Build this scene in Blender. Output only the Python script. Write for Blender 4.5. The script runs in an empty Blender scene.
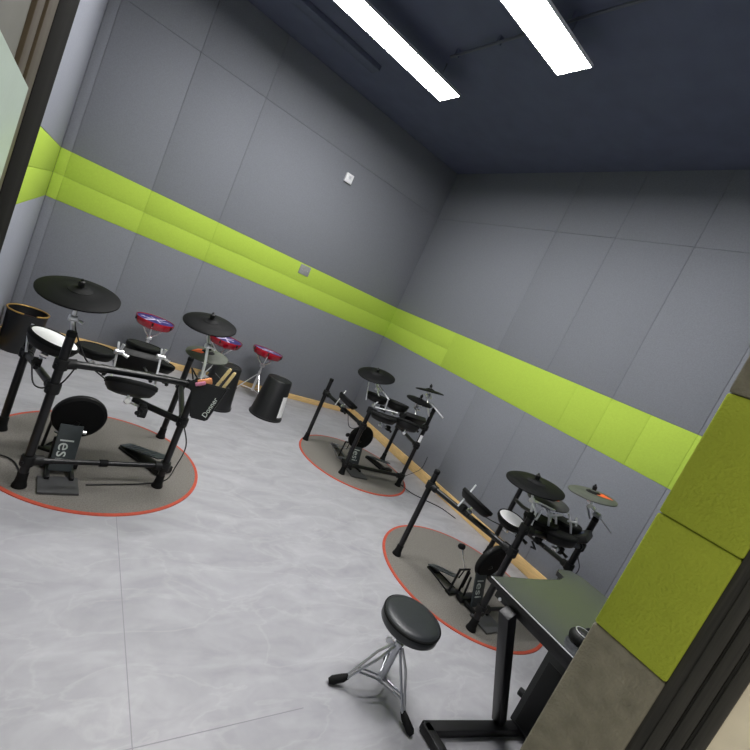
import bpy, bmesh, math, random
from mathutils import Vector, Matrix

random.seed(7)
scene = bpy.context.scene
COL = scene.collection
R = math.radians

# ------------------------------------------------------------------ camera
CAM_Z = 1.386
rx = Vector((0.7563013, -0.50764636, 0.41267847))
dn = Vector((0.25600641, -0.3508466, -0.90075933))
fw = Vector((0.60205403, 0.78689379, -0.13538502))
cam_data = bpy.data.cameras.new('camera')
cam_data.sensor_width = 36.0
cam_data.sensor_fit = 'HORIZONTAL'
cam_data.lens = 437.17 / 750 * 36
cam_data.clip_start = 0.01
cam = bpy.data.objects.new('camera', cam_data)
COL.objects.link(cam)
m = Matrix((rx, -dn, -fw)).transposed().to_4x4()
m.translation = Vector((0, 0, CAM_Z))
cam.matrix_world = m
scene.camera = cam

# ------------------------------------------------------------------ world and exposure
world = bpy.data.worlds.new('world')
scene.world = world
world.use_nodes = True
bg = world.node_tree.nodes['Background']
bg.inputs[0].default_value = (0.95, 0.9, 0.8, 1)
bg.inputs[1].default_value = 0.32
scene.view_settings.view_transform = 'Standard'
scene.view_settings.look = 'None'
scene.view_settings.gamma = 1
scene.view_settings.exposure = 1.57
LAMP = 17.0          # strength of the ceiling light panels

# ------------------------------------------------------------------ materials
def lin(h):
    c = [int(h[i:i + 2], 16) / 255 for i in (0, 2, 4)]
    return tuple((v / 12.92 if v <= .04045 else ((v + .055) / 1.055) ** 2.4) for v in c) + (1,)

def mat(name, col, rough=.5, metal=0.0, var=0.0, scale=40, bump=0.0, bscale=300, spec=.5, coat=0, stretch=None):
    M = bpy.data.materials.new(name)
    M.use_nodes = True
    nt = M.node_tree
    b = nt.nodes['Principled BSDF']
    c = lin(col) if isinstance(col, str) else col
    b.inputs['Base Color'].default_value = c
    b.inputs['Roughness'].default_value = rough
    b.inputs['Metallic'].default_value = metal
    b.inputs['Specular IOR Level'].default_value = spec
    b.inputs['Coat Weight'].default_value = coat
    tc = nt.nodes.new('ShaderNodeTexCoord')
    src = tc.outputs['Object']
    if stretch:
        mp = nt.nodes.new('ShaderNodeMapping')
        mp.inputs['Scale'].default_value = stretch
        nt.links.new(src, mp.inputs[0]); src = mp.outputs[0]
    if True:
        n = nt.nodes.new('ShaderNodeTexNoise')
        n.inputs['Scale'].default_value = scale
        n.inputs['Detail'].default_value = 6
        nt.links.new(src, n.inputs['Vector'])
        rp = nt.nodes.new('ShaderNodeValToRGB')
        v = var
        rp.color_ramp.elements[0].position = .3
        rp.color_ramp.elements[1].position = .7
        rp.color_ramp.elements[0].color = tuple(x * (1 - v) for x in c[:3]) + (1,)
        rp.color_ramp.elements[1].color = tuple(min(1, x * (1 + v)) for x in c[:3]) + (1,)
        nt.links.new(n.outputs['Fac'], rp.inputs[0])
        nt.links.new(rp.outputs[0], b.inputs['Base Color'])
    if bump:
        n2 = nt.nodes.new('ShaderNodeTexNoise')
        n2.inputs['Scale'].default_value = bscale
        n2.inputs['Detail'].default_value = 4
        nt.links.new(src, n2.inputs['Vector'])
        bp = nt.nodes.new('ShaderNodeBump')
        bp.inputs['Strength'].default_value = bump
        bp.inputs['Distance'].default_value = .004
        nt.links.new(n2.outputs['Fac'], bp.inputs['Height'])
        nt.links.new(bp.outputs[0], b.inputs['Normal'])
    return M

FELT = mat('grey_felt', '7a7d84', .95, var=.07, scale=120, bump=.5, bscale=260, spec=.15)
FELT_N = mat('light_grey_felt', '8f929c', .9, var=.05, scale=120, bump=.4, bscale=260, spec=.2)
GREEN = mat('green_felt', 'a8c24c', .9, var=.04, scale=90, bump=.4, bscale=260, spec=.15)
REVGREY = mat('reveal_grey_felt', '7f7b6e', .95, var=.16, scale=45, bump=.5, bscale=260, spec=.1)
REVGREEN = mat('reveal_green_felt', '9faa3e', .95, var=.05, scale=30, bump=.5, bscale=260, spec=.1)
CEIL = mat('dark_ceiling_paint', '60657a', .85, var=.06, scale=6, spec=.2)
DUCT = mat('dark_duct', '565c70', .85, var=.08)
CONDUIT = mat('conduit_metal', '5a5e68', .5, .4)
WOOD = mat('tan_wood', 'dcb97e', .55, var=.14, scale=14, stretch=(1, 1, 9))
BLACK = mat('black_metal', '101113', .32, .2, var=.1, spec=.5)
BLACKM = mat('matte_black_plastic', '0e0f10', .55, var=.1, spec=.35)
RUBBER = mat('black_rubber', '0e0f10', .7, var=.12, spec=.2, bump=.15, bscale=500)
CYMB = mat('cymbal_rubber', '0a0b0c', .6, var=.15, spec=.12, scale=20, bump=.1, bscale=400)
OLIVE = mat('olive_grey_cymbal', '4a4e46', .6, var=.1, scale=20)
CHROME = mat('chrome', 'f2f3f5', .32, .85, var=.03)
STEELD = mat('dark_chrome', 'b8bac0', .34, .9, var=.03)
WHITE = mat('white_mesh_head', 'e8e8ea', .6, var=.03)
WHITEP = mat('white_plastic', 'e9eaec', .4, var=.02)
ORANGE = mat('orange_print', 'e8602a', .5, var=.05)
MATF = mat('grey_mat_carpet', '77746f', .98, var=.22, scale=160, bump=.6, bscale=420, spec=.05)
MATE = mat('orange_mat_edging', 'ac442e', .75, var=.12, scale=60)
SLATE = mat('dark_slate_plate', '3e4548', .45, .2, var=.08)
PLATE = mat('grey_base_plate', '4c4c4e', .5, .2, var=.08)
LETTER = mat('pale_lettering', 'd4dcd8', .5, var=.03)
LEATHER = mat('black_vinyl', '26292c', .38, var=.08, bump=.1, bscale=300)
DESKT = mat('dark_glossy_desktop', '3a3c3e', .22, var=.10, scale=60, spec=.6)
DESKE = mat('pale_desk_edging', 'b8bcc0', .4, var=.03)
DESKF = mat('charcoal_powder_coat', '232325', .42, .2, var=.08)
BOXM = mat('black_case', '1f2122', .5, var=.08)
RED = mat('red_shell', 'a01226', .22, var=.06, coat=.5)
BLUE = mat('violet_blue_head', '2c2676', .35, var=.2, scale=12)
GOLD = mat('gold_rim', 'c8a05a', .35, .6, var=.05)
BIN = mat('black_bin_plastic', '17181a', .42, var=.1)
BAGM = mat('black_nylon', '15171a', .7, var=.15, bump=.3)
STICK = mat('maple_stick', 'd8c28c', .5, var=.06, scale=20)
BRONZE = mat('bronze_aluminium', '4c4232', .5, .5, var=.08)
DARKW = mat('dark_wood_grain', '2e2c28', .6, var=.4, scale=30, stretch=(14, 14, .4))
STILE = mat('dark_stile_grain', '141311', .9, var=.4, scale=30, spec=.05, stretch=(14, 14, .4))
GREYP = mat('grey_door_panel', '5a5952', .6, var=.06)
BEIGE = mat('beige_wall_paint', 'efe4cc', .8, var=.04)
CABLE = mat('black_cable', '141416', .5, var=.05)

FROST = bpy.data.materials.new('frosted_glass')
FROST.use_nodes = True
fb = FROST.node_tree.nodes['Principled BSDF']
fn = FROST.node_tree.nodes.new('ShaderNodeTexNoise'); fn.inputs['Scale'].default_value = 300
fr = FROST.node_tree.nodes.new('ShaderNodeMapRange')
fr.inputs[3].default_value = .3; fr.inputs[4].default_value = .5
FROST.node_tree.links.new(fn.outputs[0], fr.inputs[0]); FROST.node_tree.links.new(fr.outputs[0], fb.inputs['Roughness'])
fb.inputs['Base Color'].default_value = lin('b9c9bd')
fb.inputs['Transmission Weight'].default_value = .25

LED = bpy.data.materials.new('lamp_diffuser')
LED.use_nodes = True
nt = LED.node_tree
for n in list(nt.nodes):
    if n.type == 'BSDF_PRINCIPLED': nt.nodes.remove(n)
em = nt.nodes.new('ShaderNodeEmission')
em.inputs[0].default_value = (1, .985, .975, 1); em.inputs[1].default_value = LAMP
nt.links.new(em.outputs[0], nt.nodes['Material Output'].inputs[0])

def marble():
    M = bpy.data.materials.new('grey_marble_tile')
    M.use_nodes = True
    nt = M.node_tree; b = nt.nodes['Principled BSDF']; L = nt.links.new
    tc = nt.nodes.new('ShaderNodeTexCoord')
    mp = nt.nodes.new('ShaderNodeMapping'); L(tc.outputs['Object'], mp.inputs[0])
    mp.inputs['Rotation'].default_value = (0, 0, .6); mp.inputs['Scale'].default_value = (1, 2.2, 1)
    n = nt.nodes.new('ShaderNodeTexNoise'); n.inputs['Scale'].default_value = 3.4; n.inputs['Detail'].default_value = 9; n.inputs['Distortion'].default_value = 1.2
    L(mp.outputs[0], n.inputs['Vector'])
    r1 = nt.nodes.new('ShaderNodeValToRGB')
    r1.color_ramp.elements[0].position = .25; r1.color_ramp.elements[0].color = lin('96969b')
    r1.color_ramp.elements[1].position = .75; r1.color_ramp.elements[1].color = lin('adadb2')
    L(n.outputs['Fac'], r1.inputs[0])
    v = nt.nodes.new('ShaderNodeTexNoise'); v.inputs['Scale'].default_value = 2.4; v.inputs['Detail'].default_value = 12; v.inputs['Distortion'].default_value = .8
    L(mp.outputs[0], v.inputs['Vector'])
    r2 = nt.nodes.new('ShaderNodeValToRGB')
    e = r2.color_ramp.elements
    e[0].position = .475; e[0].color = (0, 0, 0, 1)
    e[1].position = .525; e[1].color = (0, 0, 0, 1)
    k = e.new(.5); k.color = (.15, .15, .15, 1)
    L(v.outputs['Fac'], r2.inputs[0])
    mx = nt.nodes.new('ShaderNodeMixRGB'); mx.inputs[2].default_value = lin('c8c8ca')
    L(r2.outputs[0], mx.inputs[0]); L(r1.outputs[0], mx.inputs[1])
    g = nt.nodes.new('ShaderNodeTexNoise'); g.inputs['Scale'].default_value = 30; g.inputs['Detail'].default_value = 6
    L(tc.outputs['Object'], g.inputs['Vector'])
    r3 = nt.nodes.new('ShaderNodeValToRGB'); r3.color_ramp.elements[0].color = (.9, .9, .9, 1); r3.color_ramp.elements[1].color = (1.0, 1.0, 1.0, 1)
    L(g.outputs['Fac'], r3.inputs[0])
    m2 = nt.nodes.new('ShaderNodeMixRGB'); m2.blend_type = 'MULTIPLY'; m2.inputs[0].default_value = 1
    L(mx.outputs[0], m2.inputs[1]); L(r3.outputs[0], m2.inputs[2])
    L(m2.outputs[0], b.inputs['Base Color'])
    b.inputs['Roughness'].default_value = .42
    b.inputs['Specular IOR Level'].default_value = .35
    return M
MARBLE = marble()

# ------------------------------------------------------------------ mesh helpers
def frame(n, up=(0, 0, 1)):
    z = Vector(n).normalized()
    u = Vector(up)
    if abs(z.dot(u)) > .98: u = Vector((0, 1, 0))
    x = u.cross(z).normalized(); y = z.cross(x)
    return Matrix((x, y, z)).transposed()

def box(bm, c, size, rot=None, bev=0.0, seg=2):
    mt = (rot.to_4x4() if rot else Matrix())
    mt = Matrix.Translation(Vector(c)) @ mt @ Matrix.Diagonal((size[0], size[1], size[2], 1))
    r = bmesh.ops.create_cube(bm, size=1, matrix=mt)
    if bev:
        es = set()
        for v in r['verts']:
            es.update(v.link_edges)
        bmesh.ops.bevel(bm, geom=list(es), offset=bev, segments=seg, profile=.5, affect='EDGES', clamp_overlap=True)

def ring_verts(bm, c, x, y, r, n):
    return [bm.verts.new(c + x * (r * math.cos(2 * math.pi * i / n)) + y * (r * math.sin(2 * math.pi * i / n))) for i in range(n)]

def tube(bm, pts, r, n=12, caps=True):
    P = [Vector(p) for p in pts]
    rs = r if isinstance(r, (list, tuple)) else [r] * len(P)
    rings = []; x = None
    for i, p in enumerate(P):
        if i == 0: t = P[1] - P[0]
        elif i == len(P) - 1: t = P[-1] - P[-2]
        else: t = (P[i + 1] - P[i]).normalized() + (P[i] - P[i - 1]).normalized()
        t.normalize()
        if x is None:
            u = Vector((0, 0, 1)) if abs(t.z) < .9 else Vector((1, 0, 0))
            x = u.cross(t).normalized()
        else:
            x = (x - t * x.dot(t)).normalized()
        y = t.cross(x)
        rings.append(ring_verts(bm, p, x, y, rs[i], n))
    for a, b in zip(rings, rings[1:]):
        for i in range(n):
            bm.faces.new((a[i], a[(i + 1) % n], b[(i + 1) % n], b[i]))
    if caps:
        bm.faces.new(list(reversed(rings[0]))); bm.faces.new(rings[-1])

def smooth_path(pts, k=6):
    P = [Vector(p) for p in pts]
    P = [2 * P[0] - P[1]] + P + [2 * P[-1] - P[-2]]
    out = []
    for i in range(1, len(P) - 2):
        for j in range(k):
            t = j / k
            a, b, c, d = P[i - 1], P[i], P[i + 1], P[i + 2]
            out.append(.5 * ((2 * b) + (c - a) * t + (2 * a - 5 * b + 4 * c - d) * t * t + (3 * b - a - 3 * c + d) * t ** 3))
    out.append(P[-2])
    return out

def lathe(bm, prof, c, n=(0, 0, 1), seg=32, a0=0, a1=2 * math.pi):
    F = frame(n); c = Vector(c)
    full = abs(a1 - a0 - 2 * math.pi) < 1e-6
    cols = seg if full else seg + 1
    rows = []
    for r, z in prof:
        if r < 1e-6:
            rows.append([bm.verts.new(c + F @ Vector((0, 0, z)))])
        else:
            rows.append([bm.verts.new(c + F @ Vector((r * math.cos(a0 + (a1 - a0) * i / seg), r * math.sin(a0 + (a1 - a0) * i / seg), z))) for i in range(cols)])
    for a, b in zip(rows, rows[1:]):
        for i in range(seg):
            j = (i + 1) % cols
            if len(a) == 1 and len(b) == 1: continue
            if len(a) == 1: bm.faces.new((a[0], b[j], b[i]))
            elif len(b) == 1: bm.faces.new((a[i], a[j], b[0]))
            else: bm.faces.new((a[i], a[j], b[j], b[i]))

def prism(bm, poly, z0, z1, F=None, c=(0, 0, 0)):
    F = F or Matrix.Identity(3); c = Vector(c)
    a = [bm.verts.new(c + F @ Vector((x, y, z0))) for x, y in poly]
    b = [bm.verts.new(c + F @ Vector((x, y, z1))) for x, y in poly]
    n = len(poly)
    bm.faces.new(list(reversed(a))); bm.faces.new(b)
    for i in range(n):
        bm.faces.new((a[i], a[(i + 1) % n], b[(i + 1) % n], b[i]))

def new(): return bmesh.new()

def org(o):
    v = Vector((0, 0, 0))
    while o is not None:
        v += o.location; o = o.parent
    return v

def obj(name, bm, material, parent=None, loc=None, ang=35):
    """meshes are laid out in world space, then moved to the object's own origin"""
    bmesh.ops.recalc_face_normals(bm, faces=bm.faces)
    base = org(parent)
    l = Vector(loc) - base if loc is not None else Vector((0, 0, 0))
    off = base + l
    for v in bm.verts: v.co -= off
    me = bpy.data.meshes.new(name)
    bm.to_mesh(me); bm.free()
    me.materials.append(material)
    for p in me.polygons: p.use_smooth = True
    me.set_sharp_from_angle(angle=R(ang))
    o = bpy.data.objects.new(name, me)
    COL.objects.link(o)
    o.location = l
    if parent: o.parent = parent
    return o

def thing(name, label, cat, loc, group=None):
    o = bpy.data.objects.new(name, None); COL.objects.link(o)
    o.location = Vector(loc); o.empty_display_size = .1
    return tag(o, label, cat, group)

def tag(o, label, cat, group=None):
    o['label'] = label; o['category'] = cat
    if group: o['group'] = group
    return o

def struct(name, bm, m, parent=None):
    o = obj(name, bm, m, parent)
    if not parent: o['kind'] = 'structure'
    return o

def text_mesh(name, body, size, depth, c, X, Y, material, parent, shear=0):
    cu = bpy.data.curves.new(name, 'FONT')
    cu.body = body; cu.size = size; cu.extrude = depth
    cu.align_x = 'CENTER'; cu.align_y = 'CENTER'; cu.shear = shear
    t = bpy.data.objects.new(name, cu); COL.objects.link(t)
    bpy.context.view_layer.update()
    dg = bpy.context.evaluated_depsgraph_get()
    me = bpy.data.meshes.new_from_object(t.evaluated_get(dg))
    bpy.data.objects.remove(t)
    X = Vector(X).normalized(); Y = Vector(Y); Y = (Y - X * Y.dot(X)).normalized(); Zv = X.cross(Y)
    Fm = Matrix((X, Y, Zv)).transposed()
    off = org(parent)
    for v in me.vertices: v.co = Vector(c) + Fm @ v.co - off
    me.materials.clear(); me.materials.append(material)
    o = bpy.data.objects.new(name, me); COL.objects.link(o); o.parent = parent
    return o

# ------------------------------------------------------------------ room shell
XN, XR, YB, YF, ZC = -0.254, 3.351, 4.551, 0.2, 3.291
ZB, ZM, ZT, ZS = 1.121, 1.317, 1.516, 2.721
T = .02

bm = new(); box(bm, (1.55, 1.6, -.05), (4.4, 6.4, .1)); FLOOR = struct('floor', bm, MARBLE)
# tile joints (thin inset lines)
bm = new()
box(bm, (.49, 1.1, .0001), (.0028, 1.9, .0004))
box(bm, (.35, .94, .0001), (1.4, .0028, .0004))
obj('joint_line', bm, mat('tile_joint', '86858a', .8), FLOOR)

def panel_row(edges, z0, z1, put, bm, gap=.0008, bev=.0018):
    for a, b in zip(edges, edges[1:]):
        put(bm, a + gap, b - gap, z0 + gap, z1 - gap, bev)

# back wall (y = YB)
bm = new(); box(bm, (1.55, YB + .1 + T, 1.65), (4.2, .2, 3.4)); W = struct('wall_back', bm, FELT)
def putb(bm, a, b, z0, z1, bev): box(bm, ((a + b) / 2, YB + T / 2 + .001, (z0 + z1) / 2), (b - a, T, z1 - z0), bev=bev)
ex = [XN, -.184, .41, 1.01, XR + .018]
bm = new()
for z0, z1 in ((0, ZB), (ZT, ZS), (ZS, ZC)): panel_row(ex, z0, z1, putb, bm)
obj('grey_panel', bm, FELT, W)
bm = new()
for z0, z1 in ((ZB, ZM), (ZM, ZT)): panel_row(ex[:4] + [XR + .018], z0, z1, lambda b_, a, b, c, d, e: putb(b_, a, b, c, d, .0018), bm, gap=.0005)
obj('green_panel', bm, GREEN, W)

# right wall (x = XR)
bm = new(); box(bm, (XR + .1 + T, 2.3, 1.65), (.2, 5.0, 3.4)); W = struct('wall_right', bm, FELT)
def putr(bm, a, b, z0, z1, bev): box(bm, (XR + T / 2 + .001, (a + b) / 2, (z0 + z1) / 2), (T, b - a, z1 - z0), bev=bev)
ey = [.2, 1.02, 1.61, 2.21, 2.79, YB]
bm = new()
for z0, z1 in ((0, ZB), (ZT, ZS), (ZS, ZC)): panel_row(ey, z0, z1, putr, bm)
obj('grey_panel', bm, FELT, W)
bm = new()
panel_row([.2, 1.02, 1.32, 1.61, 1.9, 3.4], ZB, ZT, putr, bm, gap=.0005)
for z0, z1 in ((ZB, ZM), (ZM, ZT)): panel_row([3.4, YB], z0, z1, putr, bm, gap=.0005)
obj('green_panel', bm, GREEN, W)

# left wall (x = XN)
bm = new(); box(bm, (XN - .1 - T, 2.4, 1.65), (.2, 4.8, 3.4)); W = struct('wall_left', bm, FELT_N)
def putl(bm, a, b, z0, z1, bev): box(bm, (XN - T / 2 - .001, (a + b) / 2, (z0 + z1) / 2), (T, b - a, z1 - z0), bev=bev)
el = [.2, 1.0, 1.6, 2.2, 2.8, 3.4, 4.551]
bm = new()
for z0, z1 in ((0, ZB), (ZT, ZS), (ZS, ZC)): panel_row([.2, 1.4, 2.6, YB], z0, z1, putl, bm)
obj('grey_panel', bm, FELT_N, W)
bm = new()
for z0, z1 in ((ZB, ZM), (ZM, ZT)): panel_row([.2, 1.4, 2.6, YB], z0, z1, putl, bm, gap=.0012)
obj('green_panel', bm, GREEN, W)

# front wall with the doorway the camera stands in
XP = .684; YJ = .108; YP = .204
bm = new()
box(bm, ((XP + .03 + XR + .2) / 2, .125, 1.65), (XR + .2 - XP - .03, .149, 3.4))
box(bm, ((XN - .2 - .06) / 2, .125, 1.65), (-.06 - XN + .2, .15, 3.4))
box(bm, (.32, .125, 2.75), (.76, .15, 1.2))
W = struct('wall_front', bm, FELT)
bm = new()
for z0, z1 in ((0, ZB - .001), (1.478, 2.14)):
    box(bm, (XP + .014, (YJ + YP) / 2, (z0 + z1) / 2), (.028, YP - YJ, z1 - z0), bev=.0035, seg=3)
obj('grey_reveal_panel', bm, REVGREY, W)
bm = new()
for z0, z1 in ((ZB, 1.2985), (1.2995, 1.477)):
    box(bm, (XP + .014, (YJ + YP) / 2, (z0 + z1) / 2), (.028, YP - YJ, z1 - z0), bev=.0035, seg=3)
obj('green_reveal_panel', bm, REVGREEN, W)
# door frame: stepped dark grained profile
bm = new()
ys = [.050, .062, .066, .078, .081, .094, .108]
xs = [XP - .004, XP + .002, XP - .001, XP + .004, XP, XP + .005]
for i in range(6):
    box(bm, ((xs[i] + XP + .05) / 2, (ys[i] + ys[i + 1]) / 2, 1.05), (XP + .05 - xs[i], ys[i + 1] - ys[i], 2.14), bev=.0008)
for i in range(6):
    box(bm, (-.09 - xs[i] * 0 - .003 * (i % 2), (ys[i] + ys[i + 1]) / 2, 1.05), (.06, ys[i + 1] - ys[i], 2.14), bev=.0008)
box(bm, (.32, .08, 2.14), (.82, .06, .05), bev=.002)
struct('trim_1', bm, DARKW)
# corridor side of the wall
bm = new(); box(bm, (2.2, .035, 1.65), (2 * (2.2 - XP + .0), .03, 3.4)); struct('wall_corridor', bm, BEIGE)
bm = new(); box(bm, (-1.3, .035, 1.65), (2.3, .03, 3.4)); struct('wall_corridor', bm, BEIGE)
# ceiling
bm = new(); box(bm, (1.55, 2.3, ZC + .06), (4.2, 5.0, .12)); struct('ceiling', bm, CEIL)
# wooden baseboards
def board(name, p0, p1, h=.085, t=.016):
    bm = new(); p0 = Vector(p0); p1 = Vector(p1); d = p1 - p0
    F = Matrix((d.normalized(), Vector((0, 0, 1)).cross(d.normalized()), Vector((0, 0, 1)))).transposed()
    box(bm, (p0 + p1) / 2 + Vector((0, 0, h / 2)), (d.length, t, h), F, bev=.003)
    return struct(name, bm, WOOD)
board('baseboard_back', (XN + .02, YB - .008, 0), (XR - .017, YB - .008, 0), .062)
board('baseboard_right', (XR - .008, .22, 0), (XR - .008, YB, 0), .095)
board('baseboard_left', (XN + .008, .9, 0), (XN + .008, YB - .02, 0), .062)

# ------------------------------------------------------------------ open door leaf at the left
A = Vector((-.05, .22, 0)); Bv = Vector((-.075, .86, 0))
du = (Bv - A).normalized(); nv = Vector((du.y, -du.x, 0))    # nv points into the opening (+x)
DF = Matrix((du, Vector((0, 0, 1)), nv)).transposed()
def dbox(bm, s0, s1, z0, z1, d0, d1, bev=.001):
    c = A + du * ((s0 + s1) / 2) + Vector((0, 0, (z0 + z1) / 2)) + nv * ((d0 + d1) / 2)
    box(bm, c, (s1 - s0, z1 - z0, d1 - d0), DF, bev=bev)
door = thing('door_1', 'open door leaf of dark metal with a frosted glass pane, left edge of the photo', 'door', A)
door['kind'] = 'structure'
bm = new(); dbox(bm, .36, .612, .02, 2.08, -.04, 0, .003); dbox(bm, 0, .02, .02, 2.08, -.04, 0)
obj('stile', bm, STILE, door)
bm = new(); dbox(bm, .02, .222, .1, 2.0, -.03, -.004); obj('panel', bm, GREYP, door)
bm = new()
dbox(bm, .222, .262, .02, 2.08, -.04, -.001); dbox(bm, .266, .285, .02, 2.08, -.04, -.003); dbox(bm, .289, .358, .02, 2.08, -.04, -.001)
dbox(bm, .02, .222, .02, .1, -.04, -.001); dbox(bm, .02, .222, 2.0, 2.08, -.04, -.001)
obj('moulding', bm, BRONZE, door)
bm = new(); dbox(bm, .022, .238, .25, 1.428, .0002, .006, .001); obj('glass', bm, FROST, door)

# ------------------------------------------------------------------ ceiling lamps and services
def lamp(y0, y1, x0, x1, label):
    z = ZC - .18
    t = thing('ceiling_light', label, 'ceiling light', ((x0 + x1) / 2, (y0 + y1) / 2, z), 'long ceiling light panels')
    bm = new()
    w = .007; cx = (x0 + x1) / 2; cy = (y0 + y1) / 2
    box(bm, (cx, cy, z + .014), (x1 - x0, y1 - y0, .010))
    for yy in (y0 + w / 2, y1 - w / 2): box(bm, (cx, yy, z + .008), (x1 - x0, w, .012))
    for xx in (x0 + w / 2, x1 - w / 2): box(bm, (xx, cy, z + .008), (w, y1 - y0, .012))
    obj('lamp_housing', bm, WHITEP, t)
    bm = new(); box(bm, (cx, cy, z + .005), (x1 - x0 - 2 * w, y1 - y0 - 2 * w, .007)); obj('diffuser', bm, LED, t)
    for xx in (x0 + .15, x1 - .15):
        bm = new(); tube(bm, [(xx, cy, z + .018), (xx, cy, ZC)], .0025, 6); obj('suspension_wire', bm, CONDUIT, t)
    return t
lamp(3.035, 3.285, .60, 1.955, 'long white glowing ceiling panel, the one nearer the wall with the switch')
lamp(1.918, 2.158, .60, 1.962, 'long white glowing ceiling panel with the wide bright end, farther from the switch wall')
lamp(.80, 1.04, .60, 1.96, 'long white glowing ceiling panel just above the doorway end of the room')

bm = new(); box(bm, (.75, 3.92, ZC - .022), (1.75, .13, .044), bev=.006); tag(obj('ceiling_duct', bm, DUCT, loc=(.75, 3.92, ZC)), 'dark duct running along the ceiling beside the back wall', 'duct')
t = thing('ceiling_conduit', 'thin dark metal conduit crossing the ceiling between the light panels', 'conduit', (1.70, 2.2, ZC - .02))
bm = new(); tube(bm, [(1.72, 3.0, ZC - .045), (1.74, 2.3, ZC - .045), (1.78, 1.3, ZC - .045)], .009, 8); obj('pipe', bm, CONDUIT, t)
for y in (2.95, 2.55, 2.0, 1.5):
    bm = new(); box(bm, (1.73 + (3 - y) * .03, y, ZC - .024), (.03, .02, .05)); obj('bracket', bm, DUCT, t)

# white sensor on the wall, grey plate on the green band
t = thing('wall_sensor', 'small square white sensor high on the grey wall', 'sensor', (2.055, YB, 2.525))
bm = new(); box(bm, (2.055, YB - .016, 2.525), (.09, .032, .095), bev=.006); obj('sensor_body', bm, WHITEP, t)
bm = new(); box(bm, (2.055, YB - .0335, 2.535), (.03, .003, .03), bev=.001); obj('lens', bm, mat('pale_lens', 'c9ccd2', .3), t)
t = thing('wall_plate', 'small grey rectangular plate at the top of the green band', 'wall plate', (2.0, YB, 1.455))
bm = new(); box(bm, (2.0, YB - .004, 1.452), (.125, .01, .105), bev=.003); obj('plate', bm, mat('grey_plate', '8a8c8c', .6, var=.1), t)
for dx in (-.035, .035):
    bm = new(); lathe(bm, [(.004, -.001), (.004, .002), (0, .003)], (2.0 + dx, YB - .0085, 1.452), (0, -1, 0), 10); obj('screw', bm, STEELD, t)

# ------------------------------------------------------------------ drum mats
def drum_mat(c, r, label, curl=None):
    t = thing('drum_mat', label, 'mat', (c[0], c[1], 0), 'round mats under the drum kits')
    bm = new(); lathe(bm, [(r - .012, 0), (r - .012, .0055), (0, .0055)], (c[0], c[1], 0), seg=96); obj('carpet', bm, MATF, t)
    bm = new()
    pr = [(r - .013, 0), (r - .013, .0058), (r - .004, .0062), (r + .004, .005), (r + .005, 0)]
    lathe(bm, pr, (c[0], c[1], 0), seg=96); obj('edging', bm, MATE, t)
    return t
drum_mat((.415, 2.557), .547, 'round grey drum mat with orange edge, under the kit nearest the left wall')
drum_mat((2.522, 3.037), .536, 'round grey drum mat with red edge in the far room corner')
drum_mat((2.540, 1.522), .575, 'round grey drum mat with red edge beside the desk and stool')

# ------------------------------------------------------------------ electronic drum kits
def cymbal(t, name, c, dia, n, material=CYMB, arrow=None, stand=None, nut=True):
    c = Vector(c); r = dia / 2; N = Vector(n).normalized(); F = frame(n)
    bm = new()
    top = [(0, .024), (r * .10, .023), (r * .2, .017), (r * .27, .011), (r * .6, .0065), (r * .94, -.001), (r, -.006)]
    bot = [(r, -.012), (r * .94, -.009), (r * .5, -.002), (r * .2, .005), (0, .010)]
    lathe(bm, top + bot, c - N * .006, n, 48)
    cy = obj(name, bm, material, t, ang=50)
    bm = new(); lathe(bm, [(r * .30, .0085), (r * .30, .0125), (r * .27, .0145), (r * .15, .021)], c - N * .006, n, 32)
    obj('bell_ring', bm, RUBBER, cy)
    if arrow is not None:
        bm = new()
        av = F.transposed() @ Vector(arrow); aa = math.atan2(av.y, av.x)
        ca, sa = math.cos(aa), math.sin(aa)
        poly = [(.20, -.10), (.42, 0), (.20, .10), (.30, .10 + .1), (.62, .02), (.36, -.2)]
        poly = [(.16, .10), (.36, .0), (.10, -.26), (.42, -.27), (.80, 0), (.40, .27)]
        ring = []
        def hz(x, y):
            q = math.hypot(x, y) / r
            return .011 + (.0065 - .011) * (q - .27) / .33 if q < .6 else .0065 - .0075 * (q - .6) / .34
        v1 = []
        for x, y in poly:
            X = (x * ca - y * sa) * r; Y = (x * sa + y * ca) * r
            v1.append(bm.verts.new(c - N * .006 + F @ Vector((X, Y, hz(X, Y) + .0015))))
        bm.faces.new(v1)
        g = bmesh.ops.extrude_face_region(bm, geom=bm.faces[:])
        for v in g['geom']:
            if isinstance(v, bmesh.types.BMVert): v.co += N * .0012
        obj('arrow_print', bm, ORANGE, cy)
    if nut:
        bm = new(); lathe(bm, [(0, .02), (.011, .02), (.013, .03), (.013, .044), (.006, .048), (.005, .056), (0, .056)], c, n, 14)
        obj('wing_nut', bm, BLACKM, cy)
    if stand:
        S = [Vector(p) for p in stand]
        bm = new()
        tube(bm, [c + N * .03, c - N * .045], .0045, 8)
        tube(bm, [c - N * .012, c - N * .03], .011, 10)
        j = c - N * .05
        lathe(bm, [(0, -.016), (.015, -.016), (.015, .016), (0, .016)], j, F @ Vector((1, 0, 0)), 14)
        tube(bm, [j + F @ Vector((.018, 0, 0)), j + F @ Vector((.045, 0, .004))], [.004, .009], 8)
        tube(bm, [j] + S, .0075, 10)
        k = S[0]
        lathe(bm, [(0, -.014), (.014, -.014), (.014, .014), (0, .014)], k, (1, .3, 0), 12)
        tube(bm, [k, k + Vector((.04, -.012, -.008))], [.004, .008], 8)
        obj('cymbal_arm', bm, CHROME, cy)
    return cy

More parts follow.
